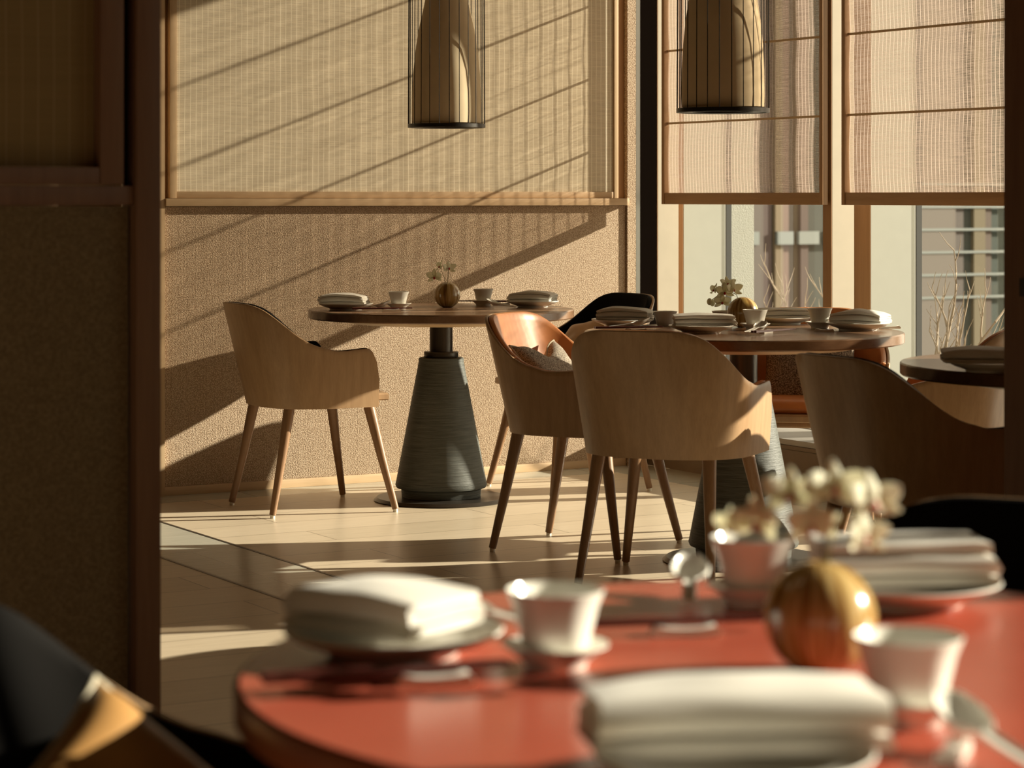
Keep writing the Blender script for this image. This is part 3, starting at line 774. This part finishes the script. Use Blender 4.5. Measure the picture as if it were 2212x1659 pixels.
# red table
g = 'on the red table'
setting(g, 0, (850, 1412, 'at the left of the red table'), (828, 1402, 55, 'on the left plate of the red table', 8, dict(L=.155, W=.105, th=.011, puff=.014, layers=3)), (1200, 1440, 'in the middle left of the red table'), (1200, 1440, 'under the middle left cup of the red table'), (1072, 1366, 150, 'behind the left plate of the red table'), (838, 1478, 19, 'lying left on the red table'), (940, 1478, 100, 'at the left of the red table'))
setting(g, 0, (1585, 1690, 'nearest us on the red table'), (1585, 1672, 97, 'rolled up nearest us on the red table', 9, dict(L=.225, W=.082, th=.013, puff=.010, layers=3)), (1962, 1560, 'nearest us at the right of the red table'), (1962, 1560, 'under the nearest cup of the red table'), (2135, 1640, 110, 'nearest us at the right of the red table'), None, (2060, 1640, 160, 'at the bottom right of the red table'))
setting(g, 0, (1950, 1302, 'at the back right of the red table'), (1948, 1296, 95, 'at the back right of the red table', 10, dict(L=.185, W=.10, th=.010, puff=.004, layers=4)), (1626, 1305, 'behind the round vase on the red table'), (1626, 1305, 'under the cup behind the vase on the red table'), (1490, 1296, 85, 'behind the vase on the red table'), (1440, 1368, 10, 'at the back of the red table'), (1480, 1372, 95, 'at the back of the red table'))

# vases and flowers
vx = place('vase', b_vase, 'round striped brown vase on the far table', *PZ(966, 664), 20, 'round striped vases')
place('vase', b_vase, 'round striped brown vase on the middle table, half behind a cup', *PZ(1605, 707), 60, 'round striped vases')
place('vase', b_vase, 'round amber vase on the red table in the foreground', *PZ(1772, 1450), 150, 'round striped vases')
VT = .0525*2*.985-.0028
def camdir(a, d, z): x, y = R(a, d); return (x, y, z)      # camera-aligned direction to room direction
def spray(label, a, d, z, fl, st, bd_=(), fs=FS):
    x, y = R(a, d)
    cv = lambda q: camdir(*q)
    return orchid(label, (x, y, z), [(cv(p), cv(n_), s) for p, n_, s in fl], [[cv(p) for p in q] for q in st], [cv(p) for p in bd_], fs=fs)
a, d = PZ(966, 664)
spray('white orchid spray in the vase on the far table', a, d, TZ+.09,
      [((-.050, 0, .030), (-.3, -1, -.1), .024), ((.006, -.005, .066), (.5, -1, .3), .021), ((-.028, .0, .072), (-1, -.5, .4), .019)],
      [[(.004, 0, -.03), (.002, 0, .02), (.006, 0, .06)], [(0, 0, -.03), (-.012, 0, .03), (-.028, 0, .068), (-.045, 0, .04)]])
a, d = PZ(1572, 703)
spray('cream orchid spray with crimson centres leaning over the middle table', a, d, TZ+.075,
      [((-.012, -.01, .038), (.1, -1, .1), .024), ((.018, -.005, .048), (.5, -1, .2), .023), ((-.020, -.01, .005), (0, -1, -.1), .022), ((.000, .006, .066), (.2, -.9, .6), .020), ((-.045, 0, .045), (-1, -.4, .4), .018)],
      [[(.042, .01, -.002), (.03, 0, .03), (0, 0, .045), (-.03, 0, .03), (-.060, 0, .008)]], [(-.062, 0, .006), (-.052, 0, .002)])
a, d = PZ(1775, 1450)
spray('blurred cream orchid spray above the amber vase on the red table', a, d, TZ+.107,
      [((.045, -.01, .050), (.5, -1, .3), .030), ((.012, .0, .062), (.1, -1, .5), .028), ((-.030, .0, .055), (-.2, -1, .5), .028), ((-.062, -.01, .032), (-.4, -1, -.1), .026), ((-.012, -.02, .030), (0, -1, 0), .026), ((.035, -.02, .020), (.6, -.8, .1), .025), ((-.085, .0, .028), (-1, -.5, .0), .018)],
      [[(0, 0, -.03), (.004, 0, .03), (-.01, 0, .05), (-.05, 0, .045)], [(0, 0, -.03), (.012, 0, .03), (.04, 0, .045)]], fs=1.0)

# ------------------------------------------------------------------ hanging lamps
def lamp(label, a, d, z0):
    x, y = R(a, d)
    t = thing('pendant_lamp', label, 'lamp', (x, y, z0), 0, 'wire cage pendant lamps')
    Ht = .98; r = .151
    bm = bmesh.new(); prof = [(.134, .018), (.135, .06), (.134, .14), (.130, .22), (.122, .30), (.110, .38), (.094, .45), (.080, .52), (.071, .62), (.068, .95)]
    lathe(bm, prof+[(p-.003, z) for p, z in reversed(prof)], 64, closed=False)
    obj('lamp_shade', bm, M['shade'], t, 60)
    bm = bmesh.new(); lathe(bm, [(r-.010, 0), (r+.001, 0), (r+.001, .014), (r-.010, .014), (r-.010, 0)], 64, closed=False); obj('bottom_ring', bm, M['wire'], t)
    bm = bmesh.new(); lathe(bm, [(r-.012, .002), (r-.012, .012), (.10, .012), (.10, .002), (r-.012, .002)], 64, closed=False); obj('bottom_disc', bm, M['wire'], t)
    bm = bmesh.new(); lathe(bm, [(0, Ht), (r, Ht), (r, Ht+.015), (0, Ht+.015)], 64); obj('top_plate', bm, M['wire'], t)
    for k in range(24):
        an = 2*pi*k/24+.1; bm = bmesh.new(); tube(bm, [(r*.995*cos(an), r*.995*sin(an), .014), (r*.97*cos(an), r*.97*sin(an), Ht)], .0016, 6); obj('cage_wire', bm, M['wire'], t)
    bm = bmesh.new(); tube(bm, [(0, 0, Ht+.015), (0, 0, CZ-z0-.02)], .004, 8); obj('cord', bm, M['wire'], t)
    bm = bmesh.new(); lathe(bm, [(.05, CZ-z0-.02), (.05, CZ-z0)], 24); obj('ceiling_rose', bm, M['wire'], t)
lamp('hanging wire cage lamp before the woven screen, above the far table', -.256, 9.42, 1.460)
lamp('hanging wire cage lamp before the blind, half lit by the sun', .688, 7.85, 1.464)
